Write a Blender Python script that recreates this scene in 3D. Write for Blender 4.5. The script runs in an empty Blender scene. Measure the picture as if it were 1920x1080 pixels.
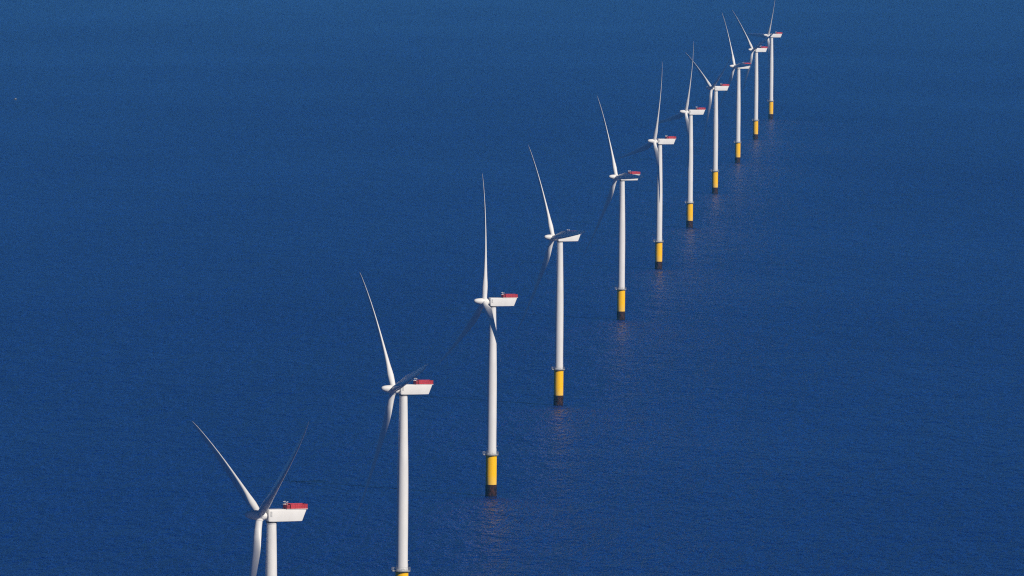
import bpy, bmesh, math, random
from mathutils import Matrix, Vector, Euler

R = math.radians
scene = bpy.context.scene
C = scene.collection

# ------------------------------------------------------------------ camera
CAM_H = 307.32
pitch, roll = R(2.7237), R(-0.5623)
f = Vector((0, math.cos(pitch), -math.sin(pitch)))
u0 = Vector((0, math.sin(pitch), math.cos(pitch)))
r0 = Vector((1, 0, 0))
r = math.cos(roll) * r0 - math.sin(roll) * u0
u = math.cos(roll) * u0 + math.sin(roll) * r0
cam = bpy.data.cameras.new('camera')
cam.sensor_width = 36.0
cam.lens = 36.0 * 18000.0 / 1920.0          # 337.5 mm telephoto
cam.clip_start = 1.0
cam.clip_end = 150000.0
cam_o = bpy.data.objects.new('camera', cam)
cam_o.matrix_world = Matrix((
    (r.x, u.x, -f.x, 0), (r.y, u.y, -f.y, 0), (r.z, u.z, -f.z, CAM_H), (0, 0, 0, 1)))
C.objects.link(cam_o)
scene.camera = cam_o

# ------------------------------------------------------------------ sky and sun
SUN_PHI, SUN_EL = R(45), R(36)               # azimuth to the right of straight behind the camera
sdir = Vector((math.sin(SUN_PHI) * math.cos(SUN_EL), -math.cos(SUN_PHI) * math.cos(SUN_EL), math.sin(SUN_EL)))
world = bpy.data.worlds.new('World')
scene.world = world
world.use_nodes = True
nt = world.node_tree
bg = nt.nodes['Background']
sky = nt.nodes.new('ShaderNodeTexSky')
sky.sky_type = 'NISHITA'
sky.sun_disc = False
sky.sun_elevation = SUN_EL
sky.sun_rotation = math.atan2(sdir.x, sdir.y)
sky.altitude = 4000
sky.air_density = 0.8
sky.dust_density = 0.0
sky.ozone_density = 10.0
tint = nt.nodes.new('ShaderNodeMix')          # a deep blue, very clear sky
tint.data_type = 'RGBA'; tint.blend_type = 'MULTIPLY'
tint.inputs['Factor'].default_value = 1.0
tint.inputs[7].default_value = (.46, .84, 1.17, 1)
nt.links.new(sky.outputs['Color'], tint.inputs[6])
nt.links.new(tint.outputs[2], bg.inputs['Color'])
bg.inputs['Strength'].default_value = 0.043
sun = bpy.data.lights.new('sun', 'SUN')
sun.energy = 4.55
sun.angle = R(0.53)
sun.color = (1.0, 0.92, 0.79)
sun_o = bpy.data.objects.new('sun', sun)
sun_o.rotation_euler = (-sdir).to_track_quat('-Z', 'Y').to_euler()
C.objects.link(sun_o)

scene.view_settings.view_transform = 'Standard'
scene.view_settings.look = 'None'
scene.view_settings.exposure = 0.0
scene.view_settings.gamma = 1.0
scene.render.engine = 'CYCLES'
scene.cycles.use_denoising = False
scene.cycles.max_bounces = 6
scene.cycles.volume_bounces = 0
scene.cycles.filter_width = 1.15

# ------------------------------------------------------------------ helpers
def tag(o, label=None, cat=None, group=None, kind=None):
    if label: o['label'] = label
    if cat: o['category'] = cat
    if group: o['group'] = group
    if kind: o['kind'] = kind
    return o

def link(name, bm, mat, parent=None, smooth=True, angle=35, extra=None):
    me = bpy.data.meshes.new(name)
    bmesh.ops.recalc_face_normals(bm, faces=bm.faces[:])
    bm.to_mesh(me); bm.free()
    me.materials.append(mat)
    for m in extra or []: me.materials.append(m)
    if smooth:
        me.polygons.foreach_set('use_smooth', [True] * len(me.polygons))
        me.set_sharp_from_angle(angle=R(angle))
    o = bpy.data.objects.new(name, me)
    C.objects.link(o)
    if parent: o.parent = parent
    return o

def lathe(bm, prof, seg=48, cx=0, cy=0, cap0=True, cap1=True):
    rings = []
    for (rad, z) in prof:
        rings.append([bm.verts.new((cx + rad * math.cos(2 * math.pi * k / seg), cy + rad * math.sin(2 * math.pi * k / seg), z)) for k in range(seg)])
    for a, b in zip(rings, rings[1:]):
        for k in range(seg):
            bm.faces.new((a[k], a[(k + 1) % seg], b[(k + 1) % seg], b[k]))
    if cap0: bm.faces.new(rings[0][::-1])
    if cap1: bm.faces.new(rings[-1])
    return rings

def box(bm, x0, x1, y0, y1, z0, z1, bevel=0.0):
    g = bmesh.ops.create_cube(bm, size=1.0)
    vs = g['verts']
    for v in vs:
        v.co = Vector((x0 + (v.co.x + .5) * (x1 - x0), y0 + (v.co.y + .5) * (y1 - y0), z0 + (v.co.z + .5) * (z1 - z0)))
    if bevel:
        es = list({e for v in vs for e in v.link_edges})
        bmesh.ops.bevel(bm, geom=es, offset=bevel, segments=2, affect='EDGES', profile=.5)

def tube(bm, a, b, rad, seg=8):
    a, b = Vector(a), Vector(b)
    d = (b - a).normalized()
    s = d.orthogonal().normalized(); t = d.cross(s)
    ra, rb = [], []
    for k in range(seg):
        w = (math.cos(2 * math.pi * k / seg) * s + math.sin(2 * math.pi * k / seg) * t) * rad
        ra.append(bm.verts.new(a + w)); rb.append(bm.verts.new(b + w))
    for k in range(seg):
        bm.faces.new((ra[k], ra[(k + 1) % seg], rb[(k + 1) % seg], rb[k]))
    bm.faces.new(ra[::-1]); bm.faces.new(rb)

# ------------------------------------------------------------------ materials
def mat(name):
    m = bpy.data.materials.new(name); m.use_nodes = True
    n = m.node_tree.nodes; l = m.node_tree.links
    return m, n, l, n['Principled BSDF']

def ramp(n, l, src, stops):
    cr = n.new('ShaderNodeValToRGB')
    el = cr.color_ramp.elements
    while len(el) < len(stops): el.new(0.5)
    for e, (p, c) in zip(el, stops):
        e.position = p; e.color = (*c, 1)
    l.new(src, cr.inputs['Fac'])
    return cr.outputs['Color']

def noise(n, l, scale, vec=(1, 1, 1), detail=4, rough=.55, rot=0.0):
    tc = n.new('ShaderNodeTexCoord'); mp = n.new('ShaderNodeMapping')
    mp.inputs['Scale'].default_value = vec
    mp.inputs['Rotation'].default_value = (0, 0, rot)
    l.new(tc.outputs['Object'], mp.inputs['Vector'])
    t = n.new('ShaderNodeTexNoise')
    t.inputs['Scale'].default_value = scale
    t.inputs['Detail'].default_value = detail
    t.inputs['Roughness'].default_value = rough
    l.new(mp.outputs['Vector'], t.inputs['Vector'])
    return t.outputs['Fac']

def paint(name, lo, hi, rough, scale=.35, vec=(1, 1, .25)):
    m, n, l, b = mat(name)
    l.new(ramp(n, l, noise(n, l, scale, vec), [(.3, lo), (.7, hi)]), b.inputs['Base Color'])
    b.inputs['Roughness'].default_value = rough
    return m

M_WHITE = paint('white_tower_paint', (.70, .695, .69), (.80, .79, .775), .45)
M_BLADE = paint('pale_blade_gelcoat', (.74, .735, .725), (.80, .79, .78), .38)
M_SHELL = paint('white_nacelle_shell', (.74, .73, .715), (.80, .79, .775), .5)
def yellow():
    m, n, l, b = mat('traffic_yellow_paint')
    tc = n.new('ShaderNodeTexCoord'); sp = n.new('ShaderNodeSeparateXYZ')
    l.new(tc.outputs['Object'], sp.inputs[0])
    # paint bleached by salt low down, with a ragged upper limit
    ad = n.new('ShaderNodeMath'); ad.operation = 'MULTIPLY_ADD'
    l.new(noise(n, l, .5, (1, 1, .3), 5, .6), ad.inputs[0]); ad.inputs[1].default_value = 5.0
    l.new(sp.outputs['Z'], ad.inputs[2])
    mr = n.new('ShaderNodeMapRange')
    mr.inputs['From Min'].default_value = 8.0; mr.inputs['From Max'].default_value = 12.5
    l.new(ad.outputs[0], mr.inputs['Value'])
    c = ramp(n, l, mr.outputs[0], [(0.0, (.93, .58, .10)), (1.0, (.98, .545, .003))])
    l.new(c, b.inputs['Base Color'])
    b.inputs['Roughness'].default_value = .7
    b.inputs['Specular IOR Level'].default_value = .05
    return m
M_YELLOW = yellow()
M_RED = paint('red_safety_paint', (.52, .030, .045), (.64, .055, .075), .6, 1.2, (1, 1, 1))
M_DKRED = paint('dark_red_cooler', (.28, .015, .025), (.36, .025, .035), .6, 1.2, (1, 1, 1))
M_GREY = paint('galvanised_steel', (.26, .27, .29), (.36, .37, .39), .5, 1.5, (1, 1, 1))
M_PALE = paint('pale_grey_paint', (.50, .50, .50), (.58, .58, .57), .5, 1.5, (1, 1, 1))
M_DARK = paint('dark_grey_gap', (.05, .05, .055), (.08, .08, .085), .6, 1.5, (1, 1, 1))

def fouling():
    m, n, l, b = mat('rusty_splash_zone')
    c = ramp(n, l, noise(n, l, .8, (1, 1, .7), 6, .7), [(.30, (.007, .005, .006)), (.48, (.020, .010, .009)), (.60, (.075, .027, .016)), (.72, (.22, .11, .06))])
    l.new(c, b.inputs['Base Color'])
    b.inputs['Roughness'].default_value = .9
    b.inputs['Specular IOR Level'].default_value = .1
    return m
M_FOUL = fouling()

def sea_mat():
    m, n, l, b = mat('deep_sea_water')
    # colour of the water itself: broad, faint patches
    big = noise(n, l, .0035, (1, .45, 1), 5, .6)
    l.new(ramp(n, l, big, [(.30, (.0003, .0145, .114)), (.72, (.0005, .0178, .137))]), b.inputs['Base Color'])
    b.inputs['IOR'].default_value = 1.333
    b.inputs['Specular IOR Level'].default_value = .5
    # gusts: ruffled and slicker stretches of water
    gust = noise(n, l, .0022, (.8, .30, 1), 4, .55, .35)
    gr = n.new('ShaderNodeMapRange')
    gr.inputs['From Min'].default_value = .32; gr.inputs['From Max'].default_value = .68
    gr.inputs['To Min'].default_value = .265; gr.inputs['To Max'].default_value = .325
    l.new(gust, gr.inputs['Value'])
    l.new(gr.outputs[0], b.inputs['Roughness'])
    b.inputs['Subsurface Weight'].default_value = .9
    b.inputs['Subsurface Radius'].default_value = (1, 1, 1)
    b.inputs['Subsurface Scale'].default_value = 10.0
    # waves: wind sea and ripples as height
    h1 = noise(n, l, .24, (1, .26, 1), 2, .55, .03)
    h2 = noise(n, l, .68, (1, .26, 1), 2, .6, -.02)
    ma = n.new('ShaderNodeMath'); ma.operation = 'MULTIPLY'; l.new(h1, ma.inputs[0]); ma.inputs[1].default_value = 2.6
    mb = n.new('ShaderNodeMath'); mb.operation = 'MULTIPLY_ADD'; l.new(h2, mb.inputs[0]); mb.inputs[1].default_value = 1.0
    h0 = noise(n, l, .05, (1, .26, 1), 2, .55, .05)      # longer swell
    mc = n.new('ShaderNodeMath'); mc.operation = 'MULTIPLY_ADD'; l.new(h0, mc.inputs[0]); mc.inputs[1].default_value = 5.0
    l.new(ma.outputs[0], mc.inputs[2])
    l.new(mc.outputs[0], mb.inputs[2])
    bp = n.new('ShaderNodeBump')
    bp.inputs['Strength'].default_value = 1.0
    bp.inputs['Distance'].default_value = 3.5
    l.new(mb.outputs[0], bp.inputs['Height'])
    l.new(bp.outputs['Normal'], b.inputs['Normal'])
    return m
M_SEA = sea_mat()

# ------------------------------------------------------------------ sea
bm = bmesh.new()
L = 45000.0
for i in range(-9, 9):
    for j in range(-9, 9):
        s = L / 9
        vs = [bm.verts.new((i * s + dx * s, j * s + dy * s, 0)) for dx, dy in ((0, 0), (1, 0), (1, 1), (0, 1))]
        bm.faces.new(vs)
bmesh.ops.remove_doubles(bm, verts=bm.verts[:], dist=.1)
sea = link('sea', bm, M_SEA, smooth=False)
tag(sea, 'deep blue open sea with fine wind ripples', 'sea', kind='structure')

# ------------------------------------------------------------------ one turbine
HUB_Z, ROT_R = 90.0, 60.0
TILT = R(5.5)
OVERHANG = 4.1

def make_blade():
    tab = [  # radius, chord, thickness, roundness, twist
        (1.45, 2.4, 1.00, 1.0, 14), (2.6, 2.4, 1.00, 1.0, 14), (4.5, 2.55, .92, .85, 14), (7, 3.15, .66, .45, 14), (9.5, 3.9, .48, .15, 13.5),
        (12, 4.35, .39, 0, 12.5), (15, 4.35, .34, 0, 10.8), (19, 4.05, .30, 0, 8.8), (24, 3.6, .265, 0, 6.6), (29, 3.18, .24, 0, 4.9),
        (34, 2.8, .22, 0, 3.5), (39, 2.45, .205, 0, 2.3), (44, 2.1, .19, 0, 1.3), (49, 1.75, .18, 0, .5), (53, 1.43, .18, 0, 0),
        (56, 1.12, .18, 0, -.3), (58, .82, .18, 0, -.5), (59.2, .5, .18, 0, -.6), (59.8, .24, .2, 0, -.6), (60.0, .06, .3, 0, -.6)]
    PITCH = 1.5
    N = 28
    bm = bmesh.new(); rings = []
    for (rr, c, th, rd, tw) in tab:
        beta = R(tw + PITCH)
        pre = 2.5 * (rr / 60.0) ** 3.2 + rr * math.tan(R(3.2))
        lead = Vector((math.sin(beta), math.cos(beta), 0))      # towards the leading edge
        suck = Vector((-math.cos(beta), math.sin(beta), 0))     # suction side, downwind
        ring = []
        for k in range(N):
            a = 2 * math.pi * k / N
            xc = .5 + .5 * math.cos(a)                          # 0 at the nose, 1 at the tail
            yt = 5.6 * th * (.2969 * math.sqrt(xc) - .1260 * xc - .3516 * xc ** 2 + .2843 * xc ** 3 - .1036 * xc ** 4)
            cam_l = .035 * 4 * xc * (1 - xc)
            ya = (yt if math.sin(a) >= 0 else -yt) + cam_l
            ax = (.30 - xc) * c                                 # pitch axis at 30 % chord
            ay = ya * c
            cx_, cy_ = -.5 * math.cos(a) * c, .5 * math.sin(a) * c
            px = ax * (1 - rd) + cx_ * rd
            py = ay * (1 - rd) + cy_ * rd
            p = lead * px + suck * py
            ring.append(bm.verts.new((p.x + pre, p.y, 1.45 + (rr - 1.45) * .985)))
        rings.append(ring)
    for a, b in zip(rings, rings[1:]):
        for k in range(N):
            bm.faces.new((a[k], a[(k + 1) % N], b[(k + 1) % N], b[k]))
    bm.faces.new(rings[0]); bm.faces.new(rings[-1])
    return bm

def place_blades(root, theta0):
    hub_m = Matrix.Translation((OVERHANG, 0, HUB_Z)) @ Matrix.Rotation(-TILT, 4, 'Y')
    blades = [o for o in root.children if o.name.startswith('blade')]
    for k, b in enumerate(blades):
        b.matrix_local = hub_m @ Matrix.Rotation(-R(theta0 + 120 * k), 4, 'X')
    hub = [o for o in root.children if o.name.startswith('hub')][0]
    hub.matrix_local = hub_m @ Matrix.Rotation(-R(theta0), 4, 'X')

def make_turbine():
    root = bpy.data.objects.new('wind_turbine', None)
    root.empty_display_size = 5
    C.objects.link(root)
    # foundation pile: dark fouled splash zone
    bm = bmesh.new()
    prof = [(2.62, -1.2)] + [(2.62, z) for z in (-.5, 0, 1, 2, 3, 4, 5)] + [(2.60, 5.35)]
    lathe(bm, prof, 64)
    link('monopile', bm, M_FOUL, root)
    # yellow transition piece with weld seams
    bm = bmesh.new()
    lathe(bm, [(2.5, 5.35), (2.52, 5.45), (2.52, 10), (2.52, 14.4), (2.52, 18.3), (2.6, 18.35), (2.6, 18.75)], 64)
    tp = link('transition_piece', bm, M_YELLOW, root)
    bm = bmesh.new()   # boat landing on the lee side: two fenders and a ladder
    for sy in (-.9, .9):
        tube(bm, (-3.4, sy, -1), (-3.4, sy, 13), .2)
        for z in (1.5, 7, 12.5):
            tube(bm, (-3.4, sy, z), (-2.3, sy * .8, z + .2), .13)
    for k in range(45):
        tube(bm, (-3.15, -.28, 0.5 + k * .4), (-3.15, .28, .5 + k * .4), .03, 6)
    for sy in (-.3, .3): tube(bm, (-3.15, sy, 0), (-3.15, sy, 18.7), .05, 6)
    bm.transform(Matrix.Rotation(R(70), 4, 'Z'))
    link('boat_landing', bm, M_YELLOW, tp)
    # work platform
    bm = bmesh.new()
    lathe(bm, [(2.5, 18.76), (3.25, 19.0), (3.32, 19.02), (3.32, 19.42), (2.3, 19.42)], 64)
    box(bm, 3.0, 4.05, -.8, .8, 19.06, 19.40, .03)
    pf = link('platform', bm, M_GREY, root)
    bm = bmesh.new()
    a0 = math.asin(.8 / 3.22)
    n = 15
    pts = []
    for k in range(n + 1):
        a = a0 + (2 * math.pi - 2 * a0) * k / n
        pts.append((3.22 * math.cos(a), 3.22 * math.sin(a)))
    pts += [(3.98, -.75), (3.98, .75)]
    for i, (x, y) in enumerate(pts):
        tube(bm, (x, y, 19.41), (x, y, 20.62), .05, 6)
    sub = []
    for k in range(0, 61):
        a = a0 + (2 * math.pi - 2 * a0) * k / 60
        sub.append((3.22 * math.cos(a), 3.22 * math.sin(a)))
    sub += [(3.98, -.75), (3.98, .75), sub[0]]
    for zz in (20.02, 20.62):
        for p, q in zip(sub, sub[1:]): tube(bm, (*p, zz), (*q, zz), .04, 6)
    for p, q in zip(sub, sub[1:]):      # toe board
        tube(bm, (*p, 19.52), (*q, 19.52), .07, 4)
    link('guard_rail', bm, M_GREY, pf)
    bm = bmesh.new()   # small service crane on the landing side
    tube(bm, (-2.4, -2.3, 19.42), (-2.4, -2.3, 22.6), .11)
    tube(bm, (-2.4, -2.3, 22.5), (-3.9, -3.2, 23.0), .09)
    link('davit_crane', bm, M_GREY, pf)
    # tower
    bm = bmesh.new()
    lathe(bm, [(2.42, 18.76), (2.42, 19.6), (2.27, 19.7), (2.26, 25), (2.25, 30), (2.25, 35), (2.24, 40), (2.23, 45), (2.21, 50), (2.17, 55), (2.10, 60), (2.01, 65),
               (1.91, 70), (1.81, 75), (1.70, 80), (1.58, 85), (1.53, 87.2), (1.61, 87.25), (1.61, 87.6), (1.5, 87.62), (1.5, 88.05)], 64)
    tw = link('tower', bm, M_WHITE, root)
    bm = bmesh.new()
    box(bm, -2.36, -2.2, -.5, .5, 19.75, 22.0, .03)
    link('door', bm, M_GREY, tw)
    # nacelle: flat-sided box with a raked rear end
    bm = bmesh.new()
    # cross-section as superellipse-like rounded rectangle, lofted along x
    def section(x, zt, zb, w, cr):
        pts = []
        for (sy, sz, a0) in ((1, 1, 0), (-1, 1, 90), (-1, -1, 180), (1, -1, 270)):
            for k in range(6):
                a = R(a0 + 90 * k / 5)
                pts.append((sy * (w - cr) + cr * math.cos(a), (zt - cr if sz > 0 else zb + cr) + cr * math.sin(a)))
        return [bm.verts.new((x, y, z)) for y, z in pts]
    def rake(ring, zt, zb, dx):
        for v in ring:
            v.co.x += dx * (zt - v.co.z) / (zt - zb)
    secs = [(1.62, 91.55, 88.45, 1.5, .7), (1.72, 91.74, 88.22, 1.72, .4), (1.50, 91.88, 88.02, 1.9, .22), (0, 91.9, 87.98, 1.98, .2), (-4, 91.88, 87.99, 2.0, .2), (-8.2, 91.83, 88.02, 2.0, .2), (-11.0, 91.78, 88.06, 1.97, .2), (-11.1, 91.72, 88.13, 1.88, .2)]
    rings = []
    for i, s_ in enumerate(secs):
        ring = section(*s_)
        if i >= 6: rake(ring, s_[1], s_[2], 1.45)
        if i == 5: rake(ring, s_[1], s_[2], .5)
        rings.append(ring)
    for a, b in zip(rings, rings[1:]):
        for k in range(24):
            bm.faces.new((a[k], a[(k + 1) % 24], b[(k + 1) % 24], b[k]))
    bm.faces.new(rings[0]); bm.faces.new(rings[-1])
    nac = link('nacelle', bm, M_SHELL, root, angle=28)
    bm = bmesh.new()   # bearing ring under the nacelle and neck behind the hub
    lathe(bm, [(1.72, 87.6), (1.72, 88.1)], 40)
    link('yaw_ring', bm, M_DARK, nac)
    bm = bmesh.new()
    box(bm, .5, 1.1, 1.955, 1.985, 89.6, 91.3)
    for k in range(5):
        box(bm, .55, 1.05, 1.97, 2.02, 89.7 + k * .32, 89.86 + k * .32)
    link('vent_grille', bm, M_PALE, nac)
    bm = bmesh.new()   # white deck slab overhanging the rear
    box(bm, -11.5, -4.3, -2.12, 2.12, 91.86, 92.02, .03)
    link('deck_slab', bm, M_SHELL, nac)
    # red helicopter hoist deck: fence of panels, posts and rails
    bm = bmesh.new()
    x0, x1, w = -11.35, -5.75, 2.0
    box(bm, x0, x1, -w, w, 92.02, 92.10)
    zt = 93.42
    for s in (-1, 1):
        nb = 60
        for k in range(nb):
            xa = x0 + (x1 - x0) * k / nb
            box(bm, xa, xa + .062, s * w - .02, s * w + .02, 92.1, zt)
        for k in range(8):
            xa = x0 + (x1 - x0) * k / 7
            box(bm, xa - .05, xa + .05, s * (w + .06) - .045, s * (w + .06) + .045, 92.02, zt + .08)
        for zz in (92.12, 92.8, zt):
            box(bm, x0 - .04, x1 + .04, s * (w + .06) - .03, s * (w + .06) + .03, zz, zz + .09)
    for xx in (x0, x1):
        for k in range(40):
            ya = -w + 2 * w * k / 40
            box(bm, xx - .02, xx + .02, ya, ya + .062, 92.1, zt)
        for zz in (92.12, 92.8, zt):
            box(bm, xx - .03, xx + .03, -w, w, zz, zz + .09)
    link('hoist_deck', bm, M_RED, nac)
    bm = bmesh.new()   # cooler in front of the deck
    box(bm, -5.6, -4.5, -1.75, 1.75, 92.02, 93.2, .06)
    for k in range(6):
        for s in (-1, 1):
            box(bm, -5.45, -4.65, s * 1.76 - .03, s * 1.76 + .03, 92.2 + k * .165, 92.27 + k * .165)
    link('cooler', bm, M_DKRED, nac)
    bm = bmesh.new()   # wind sensors on a cross bar
    tube(bm, (-4.95, -1.2, 93.2), (-4.95, -1.2, 94.1), .05)
    tube(bm, (-4.95, 1.2, 93.2), (-4.95, 1.2, 94.1), .05)
    tube(bm, (-4.95, -1.5, 93.95), (-4.95, 1.5, 93.95), .05)
    for sy in (-1.2, 1.2):
        bmesh.ops.create_uvsphere(bm, u_segments=10, v_segments=8, radius=.17, matrix=Matrix.Translation((-4.95, sy, 94.2)))
        tube(bm, (-4.95, sy, 94.1), (-4.35, sy, 94.15), .06)
    box(bm, -5.6, -4.45, -1.8, -1.5, 93.22, 93.42, .03)
    link('wind_sensor', bm, M_WHITE, nac)
    # hub with bullet spinner (local +X is upwind)
    bm = bmesh.new()
    prof = [(.12, 5.05), (.42, 4.95), (.72, 4.7), (.98, 4.25), (1.2, 3.6), (1.38, 2.8), (1.53, 1.9), (1.63, 1.0), (1.66, .3), (1.66, -.4), (1.6, -1.0), (1.45, -1.45), (1.2, -1.75), (1.1, -2.6)]
    rings = []
    for (rad, x) in prof:
        rings.append([bm.verts.new((x, rad * math.cos(2 * math.pi * k / 48), rad * math.sin(2 * math.pi * k / 48))) for k in range(48)])
    for a, b in zip(rings, rings[1:]):
        for k in range(48): bm.faces.new((a[k], a[(k + 1) % 48], b[(k + 1) % 48], b[k]))
    bm.faces.new(rings[0]); bm.faces.new(rings[-1])
    for k in range(3):   # blade collars
        m = Matrix.Rotation(-R(120 * k), 4, 'X')
        ra = []
        for (rad, z) in ((1.3, .8), (1.3, 1.62), (1.22, 1.68)):
            ra.append([bm.verts.new(m @ Vector((rad * math.cos(2 * math.pi * q / 36), rad * math.sin(2 * math.pi * q / 36), z))) for q in range(36)])
        for a, b in zip(ra, ra[1:]):
            for q in range(36): bm.faces.new((a[q], a[(q + 1) % 36], b[(q + 1) % 36], b[q]))
        bm.faces.new(ra[0]); bm.faces.new(ra[-1])
    link('hub', bm, M_SHELL, root)
    b0 = link('blade', make_blade(), M_BLADE, root, angle=60)
    for k in range(2):
        c = b0.copy(); C.objects.link(c); c.parent = root
    return root

def copy_tree(o, parent=None):
    c = o.copy(); C.objects.link(c); c.parent = parent
    for ch in list(o.children): copy_tree(ch, c)
    return c

# x, y on the water, first blade's angle clockwise from upright, yaw towards the camera, label
TURBINES = [
    (-75.5, 3036.7, -63.5, 22.5, 'nearest wind turbine, two blades raised in a V, tower cut off by the bottom edge'),
    (-41.8, 3729.6, -42.5, 18.5, 'wind turbine with only a sliver of its yellow foot showing above the bottom edge'),
    (-8.8, 4432.0, -4.5, 17, 'wind turbine with one blade bolt upright and the largest fully visible yellow foot'),
    (25.5, 5141.4, -35, 22, 'fourth wind turbine from the front, a level blade partly covering its red deck'),
    (68.9, 6052.6, -31.5, 22, 'fifth wind turbine from the front, a level blade slicing across its nacelle'),
    (103.2, 6763.0, 16, 18, 'sixth wind turbine from the front, top blade leaning right, one dark blade pointing lower left'),
    (138.0, 7482.0, 19, 17, 'seventh wind turbine from the front, its raised blade crossing a blade behind it'),
    (172.4, 8191.0, -60.5, 22, 'fourth wind turbine from the far end, a dark blade crossing its spinner'),
    (209.5, 8961.0, -32.5, 20, 'third wind turbine from the far end, a dark level blade shading its nacelle'),
    (243.5, 9655.0, -48.5, 25, 'second farthest wind turbine, its dark right blade reaching across the farthest nacelle'),
    (277.4, 10356.0, 30, 16, 'farthest and smallest wind turbine of the row, one blade pointing level to the left'),
]
# rotor faces left and slightly towards the camera
proto = make_turbine()
for i, (x, y, th, dy, lab) in enumerate(TURBINES):
    o = proto if i == 0 else copy_tree(proto)
    tag(o, lab, 'wind turbine', 'offshore wind turbines standing in a row')
    o.location = (x, y, 0)
    o.rotation_euler = (0, 0, math.pi + R(dy))
    place_blades(o, th)

# ------------------------------------------------------------------ small boat far out
bo = bpy.data.objects.new('boat', None); C.objects.link(bo)
tag(bo, 'tiny pale boat alone on the open sea near the left edge', 'boat')
bm = bmesh.new()
st = [(-3.0, .95, -.3, .75), (-1, 1.15, -.4, .8), (1, 1.05, -.4, .95), (2.3, .6, -.3, 1.15), (3.2, .05, .3, 1.35)]
rings = [[bm.verts.new(p) for p in ((x, -w, zt), (x, -w * .75, zb * .2), (x, 0, zb), (x, w * .75, zb * .2), (x, w, zt))] for x, w, zb, zt in st]
for a, b in zip(rings, rings[1:]):
    for k in range(4): bm.faces.new((a[k], a[k + 1], b[k + 1], b[k]))
    bm.faces.new((a[0], b[0], b[4], a[4]))
bm.faces.new(rings[0]); bm.faces.new(rings[-1])
link('hull', bm, M_DARK, bo, smooth=False)
bm = bmesh.new()
box(bm, -1.2, 1.1, -.85, .85, .85, 2.2, .12)
cab = link('cabin', bm, M_GREY, bo)
bo.location = (-561, 10804, 0)
bo.rotation_euler = (0, 0, R(60))
bo.scale = (.8, .8, .8)

# ------------------------------------------------------------------ sea air
bm = bmesh.new()
box(bm, -46000, 46000, -46000, 46000, -2.2, 318)
m = bpy.data.materials.new('sea_haze'); m.use_nodes = True
n = m.node_tree.nodes
n.remove(n['Principled BSDF'])
pv = n.new('ShaderNodeVolumePrincipled')
pv.inputs['Color'].default_value = (.12, .48, 1.0, 1)
pv.inputs['Density'].default_value = 1.5e-5
pv.inputs['Anisotropy'].default_value = -0.25
m.node_tree.links.new(pv.outputs['Volume'], n['Material Output'].inputs['Volume'])
hz = link('haze', bm, m, smooth=False)
tag(hz, 'thin pale sea haze over the water', 'haze', kind='stuff')
